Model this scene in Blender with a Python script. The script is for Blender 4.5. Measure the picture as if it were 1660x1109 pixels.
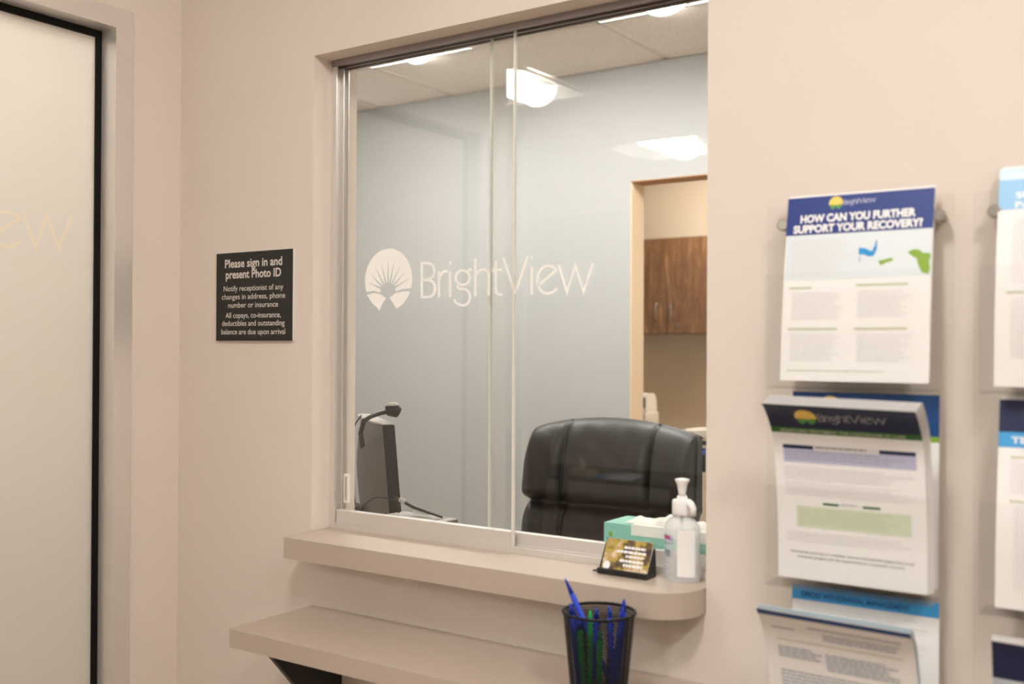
import bpy, bmesh, math, random
from mathutils import Vector, Matrix
from mathutils.geometry import tessellate_polygon
random.seed(7)
for o in list(bpy.data.objects): bpy.data.objects.remove(o)
sc = bpy.context.scene
COL = sc.collection
R = math.radians

# ------------------------------------------------------------------ camera
yaw, pit, rol, D, FPX = R(34.3334), R(0.3794), R(0.283), 1.6025, 1677.55
F0 = Vector((-math.sin(yaw), math.cos(yaw), 0)); R0 = Vector((math.cos(yaw), math.sin(yaw), 0)); U0 = Vector((0, 0, 1))
Fv = F0*math.cos(pit) + U0*math.sin(pit); Uv = U0*math.cos(pit) - F0*math.sin(pit)
Rv = R0*math.cos(rol) + Uv*math.sin(rol); Uv2 = Uv*math.cos(rol) - R0*math.sin(rol)
cd = bpy.data.cameras.new('camera'); cam = bpy.data.objects.new('camera', cd); COL.objects.link(cam)
M = Matrix((Rv, Uv2, -Fv)).transposed().to_4x4(); M.translation = Vector((0, -D, 1.45)); cam.matrix_world = M
cd.sensor_width = 36; cd.lens = FPX/1660*36; cd.clip_start = .02
cd.dof.use_dof = True; cd.dof.focus_distance = 2.5; cd.dof.aperture_fstop = 36.4/1000/.012
sc.camera = cam

# ------------------------------------------------------------------ world, exposure
w = bpy.data.worlds.new('world'); sc.world = w; w.use_nodes = True
w.node_tree.nodes['Background'].inputs[0].default_value = (1, .95, .9, 1)
w.node_tree.nodes['Background'].inputs[1].default_value = .3
vs = sc.view_settings; vs.view_transform = 'Standard'; vs.look = 'None'; vs.gamma = 1; vs.use_curve_mapping = False
vs.exposure = 1.06
LAMP = 26.0        # brightness of every troffer lens

# ------------------------------------------------------------------ materials
def lin(h):
    h = h.lstrip('#'); c = [int(h[i:i+2], 16)/255 for i in (0, 2, 4)]
    return tuple(x/12.92 if x <= .04045 else ((x+.055)/1.055)**2.4 for x in c) + (1,)
def mat(name, col, rough=.5, metal=0, spec=.5, bump=0, bscale=200, var=0, vscale=8, emit=None, trans=0, coat=0, stretch=None):
    m = bpy.data.materials.new(name); m.use_nodes = True; nt = m.node_tree; N = nt.nodes; L = nt.links
    b = N['Principled BSDF']; c = lin(col) if isinstance(col, str) else col
    b.inputs['Base Color'].default_value = c; b.inputs['Roughness'].default_value = rough
    b.inputs['Metallic'].default_value = metal; b.inputs['Specular IOR Level'].default_value = spec
    b.inputs['Transmission Weight'].default_value = trans; b.inputs['Coat Weight'].default_value = coat
    tc = N.new('ShaderNodeTexCoord'); mp = N.new('ShaderNodeMapping'); L.new(tc.outputs['Object'], mp.inputs[0])
    if stretch: mp.inputs['Scale'].default_value = stretch
    if var:
        n = N.new('ShaderNodeTexNoise'); n.inputs['Scale'].default_value = vscale; n.inputs['Detail'].default_value = 4
        L.new(mp.outputs[0], n.inputs['Vector'])
        mx = N.new('ShaderNodeMix'); mx.data_type = 'RGBA'
        mx.inputs[6].default_value = tuple(x*(1-var) for x in c[:3])+(1,); mx.inputs[7].default_value = tuple(min(1, x*(1+var)) for x in c[:3])+(1,)
        L.new(n.outputs['Fac'], mx.inputs[0]); L.new(mx.outputs[2], b.inputs['Base Color'])
    if bump:
        n = N.new('ShaderNodeTexNoise'); n.inputs['Scale'].default_value = bscale; n.inputs['Detail'].default_value = 3
        L.new(mp.outputs[0], n.inputs['Vector'])
        bp = N.new('ShaderNodeBump'); bp.inputs['Strength'].default_value = bump; bp.inputs['Distance'].default_value = .002
        L.new(n.outputs['Fac'], bp.inputs['Height']); L.new(bp.outputs[0], b.inputs['Normal'])
    if emit: b.inputs['Emission Color'].default_value = (1, .98, .95, 1); b.inputs['Emission Strength'].default_value = emit
    return m
def thin_glass(name, tint=(1, 1, 1), f0=.04, rough=0.0, mul=1.0):
    m = bpy.data.materials.new(name); m.use_nodes = True; nt = m.node_tree; N = nt.nodes; L = nt.links
    N.remove(N['Principled BSDF']); out = N['Material Output']
    lw = N.new('ShaderNodeLayerWeight'); lw.inputs['Blend'].default_value = .5
    pw = N.new('ShaderNodeMath'); pw.operation = 'POWER'; pw.inputs[1].default_value = 5; L.new(lw.outputs['Facing'], pw.inputs[0])
    ma = N.new('ShaderNodeMath'); ma.operation = 'MULTIPLY_ADD'; ma.inputs[1].default_value = 1-f0; ma.inputs[2].default_value = f0*mul
    L.new(pw.outputs[0], ma.inputs[0])
    t = N.new('ShaderNodeBsdfTransparent'); t.inputs[0].default_value = (*tint, 1)
    g = N.new('ShaderNodeBsdfGlossy'); g.inputs['Roughness'].default_value = rough
    mx = N.new('ShaderNodeMixShader'); L.new(ma.outputs[0], mx.inputs[0]); L.new(t.outputs[0], mx.inputs[1]); L.new(g.outputs[0], mx.inputs[2])
    L.new(mx.outputs[0], out.inputs[0]); return m
def frosted():
    m = bpy.data.materials.new('frosted_glass'); m.use_nodes = True; nt = m.node_tree; N = nt.nodes; L = nt.links
    N.remove(N['Principled BSDF']); out = N['Material Output']
    t = N.new('ShaderNodeBsdfTranslucent'); t.inputs[0].default_value = (.93, .92, .88, 1)
    d = N.new('ShaderNodeBsdfDiffuse'); d.inputs[0].default_value = (.72, .70, .66, 1)
    g = N.new('ShaderNodeBsdfGlossy'); g.inputs['Roughness'].default_value = .35
    a = N.new('ShaderNodeMixShader'); a.inputs[0].default_value = .45; L.new(t.outputs[0], a.inputs[1]); L.new(d.outputs[0], a.inputs[2])
    b = N.new('ShaderNodeMixShader'); b.inputs[0].default_value = .08; L.new(a.outputs[0], b.inputs[1]); L.new(g.outputs[0], b.inputs[2])
    L.new(b.outputs[0], out.inputs[0]); return m
def wood(name):
    m = bpy.data.materials.new(name); m.use_nodes = True; nt = m.node_tree; N = nt.nodes; L = nt.links; b = N['Principled BSDF']
    tc = N.new('ShaderNodeTexCoord'); mp = N.new('ShaderNodeMapping'); mp.inputs['Scale'].default_value = (14, 14, 1.5)
    L.new(tc.outputs['Object'], mp.inputs[0])
    n = N.new('ShaderNodeTexNoise'); n.inputs['Scale'].default_value = 1.6; n.inputs['Detail'].default_value = 5; n.inputs['Distortion'].default_value = 1.6
    L.new(mp.outputs[0], n.inputs['Vector'])
    m2 = N.new('ShaderNodeMapping'); m2.inputs['Scale'].default_value = (90, 90, 4); L.new(tc.outputs['Object'], m2.inputs[0])
    n2 = N.new('ShaderNodeTexNoise'); n2.inputs['Scale'].default_value = 1.5; n2.inputs['Detail'].default_value = 3; L.new(m2.outputs[0], n2.inputs['Vector'])
    ad = N.new('ShaderNodeMath'); ad.operation = 'MULTIPLY_ADD'; ad.inputs[1].default_value = .22; L.new(n2.outputs['Fac'], ad.inputs[0]); L.new(n.outputs['Fac'], ad.inputs[2])
    r = N.new('ShaderNodeValToRGB'); e = r.color_ramp.elements
    e[0].position = .40; e[0].color = lin('#62401f'); e[1].position = .80; e[1].color = lin('#bd8c58')
    x = e.new(.53); x.color = lin('#8c5f38'); x = e.new(.58); x.color = lin('#744a28'); x = e.new(.62); x.color = lin('#a87647'); x = e.new(.66); x.color = lin('#82552f')
    L.new(ad.outputs[0], r.inputs[0]); L.new(r.outputs[0], b.inputs['Base Color']); b.inputs['Roughness'].default_value = .45
    return m
WALL = mat('wall_paint_beige', '#e3d8cd', .75, spec=.25, bump=.12, bscale=260)
WALLG = mat('wall_paint_grey_blue', '#c3c5c4', .7, spec=.25, bump=.1, bscale=260)
CREAM = mat('wall_paint_cream', '#f2ddbf', .8, spec=.2)
JAMB = mat('jamb_paint', '#e9e0d7', .7, spec=.25)
CEIL = bpy.data.materials.new('ceiling_tile')
def mk_ceil():
    m = CEIL; m.use_nodes = True; N = m.node_tree.nodes; L = m.node_tree.links; b = N['Principled BSDF']; b.inputs['Roughness'].default_value = .95
    b.inputs['Specular IOR Level'].default_value = .1
    tc = N.new('ShaderNodeTexCoord')
    v = N.new('ShaderNodeTexNoise'); v.inputs['Scale'].default_value = 170; v.inputs['Detail'].default_value = 2; L.new(tc.outputs['Object'], v.inputs['Vector'])
    r = N.new('ShaderNodeValToRGB'); e = r.color_ramp.elements; e[0].position = .34; e[0].color = lin('#bfae98'); e[1].position = .42; e[1].color = lin('#fbf4ea')
    L.new(v.outputs['Fac'], r.inputs[0]); L.new(r.outputs[0], b.inputs['Base Color'])
mk_ceil()
GRID = mat('ceiling_grid_white', '#e8dfd3', .6)
FLOOR = mat('floor_carpet', '#a08c78', .95, spec=.1, var=.15, vscale=40)
ALU = mat('aluminium', '#c3c1c0', .38, metal=.75)
ALUB = mat('aluminium_bright', '#e6e1dc', .35, metal=.6)
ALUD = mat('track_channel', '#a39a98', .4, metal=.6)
DARK = mat('header_dark', '#40332c', .6)
GASK = mat('black_gasket', '#0b0a0b', .6, spec=.2)
BEZK = mat('bezel_black', '#0d0b0a', .5, spec=.2)
LAM = mat('laminate_taupe', '#bcad9e', .42, spec=.4, bump=.03, bscale=500)
GLASS = thin_glass('window_glass', (.985, .99, .985), mul=1.4)
ACR = thin_glass('acrylic', (.994, .994, .99), f0=.022)
GEDGE = mat('glass_edge', '#e4e4d8', .3)
FROST = frosted()
DECAL = bpy.data.materials.new('white_decal'); DECAL.use_nodes = True
def _dec():
    N = DECAL.node_tree.nodes; L = DECAL.node_tree.links; N.remove(N['Principled BSDF'])
    d = N.new('ShaderNodeBsdfDiffuse'); d.inputs[0].default_value = (.98, .96, .92, 1); t = N.new('ShaderNodeBsdfTranslucent'); t.inputs[0].default_value = (.98, .96, .92, 1)
    m = N.new('ShaderNodeMixShader'); m.inputs[0].default_value = .35; L.new(d.outputs[0], m.inputs[1]); L.new(t.outputs[0], m.inputs[2]); L.new(m.outputs[0], N['Material Output'].inputs[0])
_dec()
DECALY = mat('pale_yellow_lettering', '#f3ecda', .6)
LENS = mat('lamp_lens', '#ffffff', .5, emit=LAMP)
WING = mat('reflector_satin', '#8f8b86', .6, spec=.2)
REFL = mat('reflector_white', '#c6c2bb', .6, spec=.2)
LEATH = mat('black_leather', '#18120e', .47, bump=.25, bscale=320, spec=.8)
SEAMM = mat('seam_black', '#060505', .7)
BLK = mat('black_plastic', '#141212', .4)
BLKM = mat('black_mesh_metal', '#090909', .6, spec=.3)
DGREY = mat('monitor_housing', '#544a42', .42)
BEZEL = mat('monitor_bezel', '#201d1c', .35)
LGREY = mat('light_grey_plastic', '#b9b4ac', .5)
WHITEP = mat('white_plastic', '#efece6', .4)
STEEL = mat('brushed_steel', '#b8b0a6', .28, metal=1)
WOOD = wood('walnut_laminate')
PAPER = mat('paper_white', '#f3f1ef', .6, spec=.3)
INK = {k: mat('ink_'+k, c, .45) for k, c in dict(navy='#15337f', deepnavy='#141d40', blue='#114582', sky='#3f9fdc', pale='#cfe2ee', panel='#dde6e9',
       mapblue='#1b93d6', green='#86ab33', dkgreen='#2f6b2a', grey='#c9c9c9', mid='#9a9aa0', dark='#4a4a50', olive='#c9cbb0', yellow='#f3d064',
       lav='#bfc0da', ltgreen='#d6dfc4', white='#f6f4f2', black='#16181c', vgrey='#e0dedc', skytop='#8cc0e6', navyd='#10194a', grass='#5aa04a', gy='#b9bec6').items()}

# ------------------------------------------------------------------ helpers
def tag(o, label=None, cat=None, group=None, kind=None):
    if label: o['label'] = label
    if cat: o['category'] = cat
    if group: o['group'] = group
    if kind: o['kind'] = kind
    return o
def empty(name, loc=(0, 0, 0), rz=0):
    o = bpy.data.objects.new(name, None); COL.objects.link(o); o.location = loc; o.rotation_euler.z = rz; o.empty_display_size = .05; return o
class MB:
    def __init__(s): s.bm = bmesh.new(); s.mats = []
    def mi(s, m):
        if m not in s.mats: s.mats.append(m)
        return s.mats.index(m)
    def face(s, pts, m, smooth=False):
        try: f = s.bm.faces.new([s.bm.verts.new(p) for p in pts])
        except ValueError: return
        f.material_index = s.mi(m); f.smooth = smooth; return f
    def box(s, x0, x1, y0, y1, z0, z1, m, bev=0, seg=2):
        b = bmesh.new(); bmesh.ops.create_cube(b, size=1)
        bmesh.ops.scale(b, vec=(x1-x0, y1-y0, z1-z0), verts=b.verts); bmesh.ops.translate(b, vec=((x0+x1)/2, (y0+y1)/2, (z0+z1)/2), verts=b.verts)
        if bev: bmesh.ops.bevel(b, geom=b.edges[:], offset=bev, segments=seg, affect='EDGES', profile=.5)
        return s.join(b, m, bool(bev) and False)
    def join(s, b, m, smooth=False, mtx=None):
        b.verts.ensure_lookup_table()
        vm = {v: s.bm.verts.new(mtx @ v.co if mtx else v.co) for v in b.verts}; i = s.mi(m)
        for f in b.faces:
            try: g = s.bm.faces.new([vm[v] for v in f.verts]); g.material_index = i; g.smooth = smooth
            except ValueError: pass
        b.free(); return s
    def tube(s, pts, r, m, n=10, cap=True):
        pts = [Vector(p) for p in pts]; rings = []
        up = Vector((0, 0, 1))
        for i, p in enumerate(pts):
            d = (pts[min(i+1, len(pts)-1)] - pts[max(i-1, 0)]).normalized()
            a = d.cross(up) if abs(d.dot(up)) < .95 else d.cross(Vector((1, 0, 0)))
            a.normalize(); b = d.cross(a).normalized()
            if rings and (a.dot(pa) < 0): a = -a; b = -b
            pa = a; rr = r[i] if isinstance(r, (list, tuple)) else r
            rings.append([s.bm.verts.new(p + (a*math.cos(t)+b*math.sin(t))*rr) for t in [2*math.pi*k/n for k in range(n)]])
        i = s.mi(m)
        for a, b in zip(rings, rings[1:]):
            for k in range(n):
                f = s.bm.faces.new((a[k], a[(k+1) % n], b[(k+1) % n], b[k])); f.smooth = True; f.material_index = i
        if cap:
            for q in (rings[0], rings[-1]):
                f = s.bm.faces.new(q); f.material_index = i
        return s
    def lathe(s, prof, m, n=28, c=(0, 0, 0), sx=1, sy=1, smooth=True, cap=True):
        rings = []; i = s.mi(m)
        for r, z in prof:
            rings.append([s.bm.verts.new((c[0]+r*math.cos(t)*sx, c[1]+r*math.sin(t)*sy, c[2]+z)) for t in [2*math.pi*k/n for k in range(n)]])
        for a, b in zip(rings, rings[1:]):
            for k in range(n):
                f = s.bm.faces.new((a[k], a[(k+1) % n], b[(k+1) % n], b[k])); f.smooth = smooth; f.material_index = i
        if cap:
            for q in (rings[0], rings[-1]):
                f = s.bm.faces.new(q); f.material_index = i
        return s
    def prism(s, pts, z0, z1, m, axis='z'):
        """extrude a 2-D outline; axis z: pts are (x,y); axis y: pts are (x,z) extruded over y; axis x: pts are (y,z)"""
        P = {'z': lambda a, b, c: (a, b, c), 'y': lambda a, b, c: (a, c, b), 'x': lambda a, b, c: (c, a, b)}[axis]
        lo = [s.bm.verts.new(P(a, b, z0)) for a, b in pts]; hi = [s.bm.verts.new(P(a, b, z1)) for a, b in pts]; i = s.mi(m); n = len(pts)
        fs = [s.bm.faces.new(lo), s.bm.faces.new(hi)]
        for f in fs: f.material_index = i
        for k in range(n):
            f = s.bm.faces.new((lo[k], lo[(k+1) % n], hi[(k+1) % n], hi[k])); f.material_index = i
        if n > 4: bmesh.ops.triangulate(s.bm, faces=fs)
        return s
    def build(s, name, parent=None, loc=None, rz=None, smooth_angle=None, fix=True):
        if fix: bmesh.ops.recalc_face_normals(s.bm, faces=s.bm.faces)
        me = bpy.data.meshes.new(name); s.bm.to_mesh(me); s.bm.free()
        for m in s.mats: me.materials.append(m)
        o = bpy.data.objects.new(name, me); COL.objects.link(o)
        if parent: o.parent = parent
        if loc: o.location = loc
        if rz is not None: o.rotation_euler.z = rz
        return o
def boxo(name, x0, x1, y0, y1, z0, z1, m, parent=None, bev=0):
    return MB().box(x0, x1, y0, y1, z0, z1, m, bev).build(name, parent)
def struct(o): o['kind'] = 'structure'; return o
def copy_tree(o, parent=None):
    c = o.copy(); COL.objects.link(c)
    if parent: c.parent = parent
    for ch in list(o.children): copy_tree(ch, c)
    return c
_tc = {}
def text_tris(s, bold=0.0):
    """triangles of a string set in the built-in font, as 2-D points normalised to cap height 1 / left edge 0"""
    k = (s, bold)
    if k in _tc: return _tc[k]
    c = bpy.data.curves.new('t', 'FONT'); c.body = s; c.offset = bold; c.resolution_u = 4
    o = bpy.data.objects.new('t', c); COL.objects.link(o); bpy.context.view_layer.update()
    dg = bpy.context.evaluated_depsgraph_get(); me = bpy.data.meshes.new_from_object(o.evaluated_get(dg))
    me.calc_loop_triangles(); V = [(v.co.x, v.co.y) for v in me.vertices]
    T = [tuple(t.vertices) for t in me.loop_triangles]
    x0 = min(v[0] for v in V); x1 = max(v[0] for v in V)
    V = [((x-x0)/(x1-x0), y/.73) for x, y in V]
    bpy.data.objects.remove(o); bpy.data.curves.remove(c); bpy.data.meshes.remove(me)
    _tc[k] = (V, T); return _tc[k]
def put_text(mb, s, fn, u, v, wd, h, m, bold=0):
    """fn(u,v)->3-D point; text left edge u, baseline v (v grows downwards), width wd, cap height h"""
    V, T = text_tris(s, bold); vs = [mb.bm.verts.new(fn(u+x*wd, v-y*h)) for x, y in V]; i = mb.mi(m)
    for t in T:
        try: f = mb.bm.faces.new([vs[k] for k in t]); f.material_index = i
        except ValueError: pass
def stroke2d(pts, w, closed=False):
    """quads of a mitred constant-width stroke in 2-D"""
    n = len(pts); P = [Vector(p) for p in pts]; L_, R_ = [], []
    for i in range(n):
        a = P[i-1] if (i > 0 or closed) else P[i]; b = P[(i+1) % n] if (i < n-1 or closed) else P[i]
        d1 = (P[i]-a); d2 = (b-P[i])
        if d1.length < 1e-9: d1 = d2
        if d2.length < 1e-9: d2 = d1
        d1.normalize(); d2.normalize(); n1 = Vector((-d1.y, d1.x)); n2 = Vector((-d2.y, d2.x)); mm = n1+n2
        if mm.length < .3: mm = n1
        mm.normalize(); k = w/2/max(.35, mm.dot(n1)); L_.append(P[i]+mm*k); R_.append(P[i]-mm*k)
    q = []
    for i in range(n if closed else n-1):
        j = (i+1) % n; q.append([L_[i], L_[j], R_[j], R_[i]])
    return q
def arc(cx, cy, rx, ry, a0, a1, n=14):
    return [(cx+rx*math.cos(R(a0+(a1-a0)*k/n)), cy+ry*math.sin(R(a0+(a1-a0)*k/n))) for k in range(n+1)]

# ------------------------------------------------------------------ the clinic's mark and word (drawn in 4x photo units, y down)
def word_strokes():
    W = {}
    B = [(458, 417), (458, 188), (498, 190)] + arc(500, 242, 40, 52, -90, 90, 10)[1:] + [(460, 298)]
    B2 = [(460, 298), (503, 300)] + arc(505, 355, 40, 55, -90, 90, 10)[1:] + [(458, 412)]
    W['B'] = [B, B2]
    W['r'] = [[(571, 243), (571, 413)], [(571, 300), (577, 275), (588, 255), (603, 243), (626, 239)]]
    W['i'] = [[(643, 243), (643, 412)]]
    W['g'] = [('c', arc(726, 284, 46, 48, 0, 360, 24)[:-1]), [(757, 250), (765, 238), (784, 226)],
              [(701, 326), (692, 338), (695, 350), (706, 356), (730, 358)] + arc(728, 412, 46, 54, -70, 120, 14) + [(690, 456), (676, 442), (669, 424)]]
    W['h'] = [[(810, 158), (808, 406)], [(809, 290), (815, 262), (830, 242), (852, 229), (872, 229), (888, 240), (897, 262), (898, 300), (897, 403)]]
    W['t'] = [[(945, 172), (943, 360), (947, 382), (958, 393), (989, 394)], [(920, 238), (985, 230)]]
    W['V'] = [[(992, 150), (1072, 390)], [(1072, 390), (1156, 143)]]
    W['ii'] = [[(1182, 209), (1182, 395)]]
    W['e'] = [[(1228, 335), (1343, 234), (1330, 218), (1308, 208)] + [(1285, 206), (1262, 213), (1240, 232), (1225, 262), (1220, 298), (1224, 335), (1238, 366), (1260, 385), (1288, 389), (1318, 380), (1348, 356)]]
    W['w'] = [[(1359, 200), (1413, 380), (1468, 203), (1522, 377), (1582, 189)]]
    return W
DIA = [(643, 187, 11, 17), (1183, 155, 12, 17)]
def emblem():
    """normalised polygons of the round sunburst mark, y up, unit radius"""
    hub = (-.02, -.36); tips = [(-.94, -.02), (-.80, .235), (-.59, .475), (-.31, .6), (0, .675), (.275, .65), (.55, .5), (.82, .325), (.96, .05)]
    up = arc(0, 0, 1, 1, 202, -17.5, 44)          # left horizon over the top to the right horizon
    right = [(.60, -.315), (.34, -.385)]; left = [(-.34, -.41), (-.62, -.335)]
    z = []
    angs = [math.atan2(t[1]-hub[1], t[0]-hub[0]) for t in tips]
    for a, t in reversed(list(zip(angs, tips))):
        h = .115; r = .31
        z.append((hub[0]+r*math.cos(a-h), hub[1]+r*math.sin(a-h)*.85)); z.append(t); z.append((hub[0]+r*math.cos(a+h), hub[1]+r*math.sin(a+h)*.85))
    A = up + right + z + left
    Bl = [(-.93, -.46), (-.62, -.40), (-.33, -.45), (-.09, -.585), (-.22, -.74), (-.38, -1.0)] + arc(0, 0, 1, 1, 247, 209, 8)[1:-1]
    Br = [(.05, -.585), (.30, -.44), (.62, -.385), (.92, -.40)] + arc(0, 0, 1, 1, 335, 290, 8)[1:] + [(.20, -.75)]
    return A, Bl, Br
def poly_face(mb, pts, m):
    vs = [mb.bm.verts.new(p) for p in pts]; i = mb.mi(m); V = [Vector(p) for p in pts]
    o_ = V[0]; e_ = (V[1]-V[0]).normalized(); nn = Vector((0, 0, 0))
    for a, b in zip(V, V[1:]+V[:1]): nn += (a-o_).cross(b-o_)
    nn.normalize(); f_ = nn.cross(e_)
    flat = [Vector(((p-o_).dot(e_)*100, (p-o_).dot(f_)*100, 0)) for p in V]
    for t in tessellate_polygon([flat]):
        try: f = mb.bm.faces.new([vs[k] for k in t]); f.material_index = i
        except ValueError: pass
def put_word(mb, fn, m, keys=None, w=15, lean=0, parts=None):
    ct = 0
    for k, sts in word_strokes().items():
        for si, s in enumerate(sts):
            if keys and not keys(k, si): continue
            cl = False; ct += 1
            if isinstance(s, tuple): s = s[1]; cl = True
            for qi, q in enumerate(stroke2d(s, w, cl)):
                e_ = Vector((-1, -1, 0)).normalized()*(.00005*(ct % 4)+.00001*(qi % 2))     # each stroke a hair above the last
                mb.face([Vector(fn(*p))+e_ for p in q], m)
    for i, (cx, cy, a, b) in enumerate(DIA):
        if keys and not keys('i' if i == 0 else 'ii', 0): continue
        mb.face([fn(cx, cy-b), fn(cx+a, cy), fn(cx, cy+b), fn(cx-a, cy)], m)

# ------------------------------------------------------------------ room shell
XL, XR, ZT, ZS = -1.6165, -.7025, 2.0823, 1.0554
ZC = 2.7708; YB = 2.6618; TH = .135
def with_hole(x0, x1, z0, z1, hx0, hx1, hz0, hz1, y0, y1, m, inner):
    mb = MB()
    for a in ((x0, hx0, z0, z1), (hx1, x1, z0, z1), (hx0, hx1, hz1, z1), (hx0, hx1, z0, hz0)):
        if a[1]-a[0] > 1e-4 and a[3]-a[2] > 1e-4: mb.box(a[0], a[1], y0, y1, a[2], a[3], m)
    return mb
mb = with_hole(-4.4, 1.7, 0, ZC, XL, XR, 1.012, ZT, 0, TH, WALL, JAMB)
wf = struct(mb.build('wall_front'))
struct(boxo('floor', -6.2, 1.8, -7.3, 5.3, -.05, 0, FLOOR))
TX = lambda i: -2.9751+.6096*i
TY = lambda j: 1.7245+.6096*j
CELLS = [(0, 0), (2, 0), (4, 0), (0, -7), (0, -10), (4, -5), (4, -9), (6, -5), (0, -13), (0, -4), (1, 4), (3, 5)]
mb = MB()
for i in range(-6, 8):
    run = None
    for j in range(-15, 7):
        hole = (i, j) in CELLS
        if not hole and run is None: run = j
        if run is not None and (hole or j == 6):
            e_ = j if hole else j+1
            mb.box(TX(i)-.3048, TX(i)+.3048, TY(run)-.3048, TY(e_)-.3048, ZC, ZC+.06, CEIL); run = None
struct(mb.build('ceiling'))
struct(boxo('ceiling_deck', -6.8, 2.0, -7.8, 5.9, ZC+.12, ZC+.14, CEIL))
mb = with_hole(-5.2, 1.7, 0, ZC, -2.245, -1.33, 0, 2.2271, YB, YB+.117, WALLG, CREAM)
wb = struct(mb.build('wall_back'))
# lining of the doorway through the grey wall
mb = MB(); mb.box(-2.249, -2.243, YB-.003, YB+.12, 0, 2.229, CREAM); mb.box(-1.332, -1.326, YB-.003, YB+.12, 0, 2.229, CREAM); mb.box(-2.249, -1.326, YB-.003, YB+.12, 2.2235, 2.229, mat('doorway_head_brown', '#b98d63', .8))  # head lining browner than the jambs
struct(mb.build('trim_1'))
struct(boxo('wall_reception_left', -4.4, -4.3, TH, YB, 0, ZC, WALLG))
struct(boxo('wall_reception_right', 1.2, 1.3, TH, YB, 0, ZC, WALL))
struct(boxo('wall_cabinet_room_back', -5.2, 0, 4.92, 5.0, 0, ZC, CREAM))
struct(boxo('wall_cabinet_room_left', -5.2, -5.1, YB+.117, 4.92, 0, ZC, CREAM))
struct(boxo('wall_cabinet_room_right', -.1, 0, YB+.117, 4.92, 0, ZC, CREAM))
# left wall with the glazed door
XW = -2.063
struct(boxo('wall_left', XW-.1, XW, -.140, 0, 0, ZC, WALL))
struct(boxo('wall_left_header', XW-.1, XW, -1.15, -.140, 2.216, ZC, WALL))
struct(boxo('wall_vestibule_side', -4.2, XW, -1.25, -1.15, 0, ZC, WALL))
struct(boxo('wall_vestibule_back', -4.3, -4.2, -1.25, 0, 0, ZC, WALL))
struct(boxo('wall_waiting_far', -6.1, 1.7, -7.06, -6.96, 0, ZC, WALLG))
struct(boxo('wall_waiting_left', -6.2, -6.1, -6.96, -1.15, 0, ZC, WALL))
struct(boxo('wall_waiting_step', -6.1, -4.2, -1.25, -1.15, 0, ZC, WALL))
struct(boxo('wall_right', 1.6, 1.7, -6.96, 0, 0, ZC, WALL))
struct(boxo('baseboard_front', -2.063, 1.6, -.012, 0, 0, .10, mat('base_vinyl', '#5a4a40', .6)))
# ceiling grid
mb = MB(); gz0, gz1 = ZC-.006, ZC+.004
k = -5
gx = -3.2799
for i in range(-2, 5):
    x = gx + i*1.2192
    mb.box(x-.012, x+.012, -6.9, 4.9, gz0, gz1, GRID)
for j in range(-14, 6):
    y = 2.0293 + j*.6096
    if -6.9 < y < 4.9: mb.box(-6.0, 1.5, y-.012, y+.012, gz0, gz1, GRID)
struct(mb.build('trim_2'))
# short runs of grid beside each troffer come with the troffer's frame

# ------------------------------------------------------------------ troffers
def make_troffer():
    t = empty('ceiling_troffer')
    S = .3048
    mb = MB()
    for a in ((-S, S, -S, -S+.016), (-S, S, S-.016, S), (-S, -S+.016, -S+.016, S-.016), (S-.016, S, -S+.016, S-.016)):
        mb.box(a[0], a[1], a[2], a[3], -.012, -.0065, REFL)
    mb.build('frame', t)
    # recessed curved reflector wings and end walls
    n = 12; I = S-.016; HB = .105
    for sgn in (-1, 1):
        mb = MB()
        for k in range(n):
            def P(q): u = q/n; return (sgn*(I-(I-HB)*u), -.008+.075*math.sin(u*math.pi/2))
            a, b = P(k), P(k+1)
            mb.face([(a[0], -I, a[1]), (b[0], -I, b[1]), (b[0], I, b[1]), (a[0], I, a[1])], WING, True)
        mb.build('reflector', t, fix=False)
    for y in (-I, I):
        mb = MB(); mb.box(-I, I, y-.001, y+.001, -.007, .07, WING); mb.build('end_wall', t)
    # half-round luminous basket, axis along y
    mb = MB(); n = 16; y0, y1 = -I+.004, I-.004
    pr = [(HB*math.cos(math.pi*k/n), .045-.078*math.sin(math.pi*k/n)) for k in range(n+1)]
    for a, b in zip(pr, pr[1:]): mb.face([(a[0], y0, a[1]), (b[0], y0, b[1]), (b[0], y1, b[1]), (a[0], y1, a[1])], LENS, True)
    for y in (y0, y1): mb.face([(a, y, b) for a, b in pr], LENS)
    mb.build('lamp_lens', t)
    for y in (y0, y1): MB().tube([(HB*1.02*math.cos(math.pi*k/n), y, .045-.080*math.sin(math.pi*k/n)) for k in range(n+1)], .003, LGREY, 6).build('end_trim', t)
    return t
T0 = make_troffer()
tro = [(0, 0, 'square ceiling light above the left part of the reception window', 'reception ceiling lights'),
       (2, 0, 'square ceiling light at the top right of the reception window', 'reception ceiling lights'),
       (0, -7, 'square ceiling light mirrored in the glass beside the pane edge', 'waiting room ceiling lights'),
       (0, -10, 'square ceiling light mirrored in the glass above the doorway', 'waiting room ceiling lights'),
       (4, -5, 'square waiting room ceiling light nearest the reception window', 'waiting room ceiling lights'),
       (4, -9, 'square waiting room ceiling light far behind the viewer', 'waiting room ceiling lights'),
       (0, -13, 'square ceiling light added unseen above the reflected black table to brighten it', 'waiting room ceiling lights'),  # unseen lamp added to light the table for its reflection
       (3, 5, 'second square ceiling light added unseen to brighten the walnut cabinet room', 'cabinet room ceiling light'),  # extra unseen lamp, added to make the cabinet room brighter
       (6, -5, 'square waiting room ceiling light above the right side of the room', 'waiting room ceiling lights'),
       (0, -4, 'square ceiling light behind the frosted glass door', 'vestibule ceiling light'),
       (1, 4, 'square ceiling light in the room with the walnut cabinets', 'cabinet room ceiling light'),
       (4, 0, 'square reception ceiling light hidden right of the window', 'reception ceiling lights')]
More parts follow.
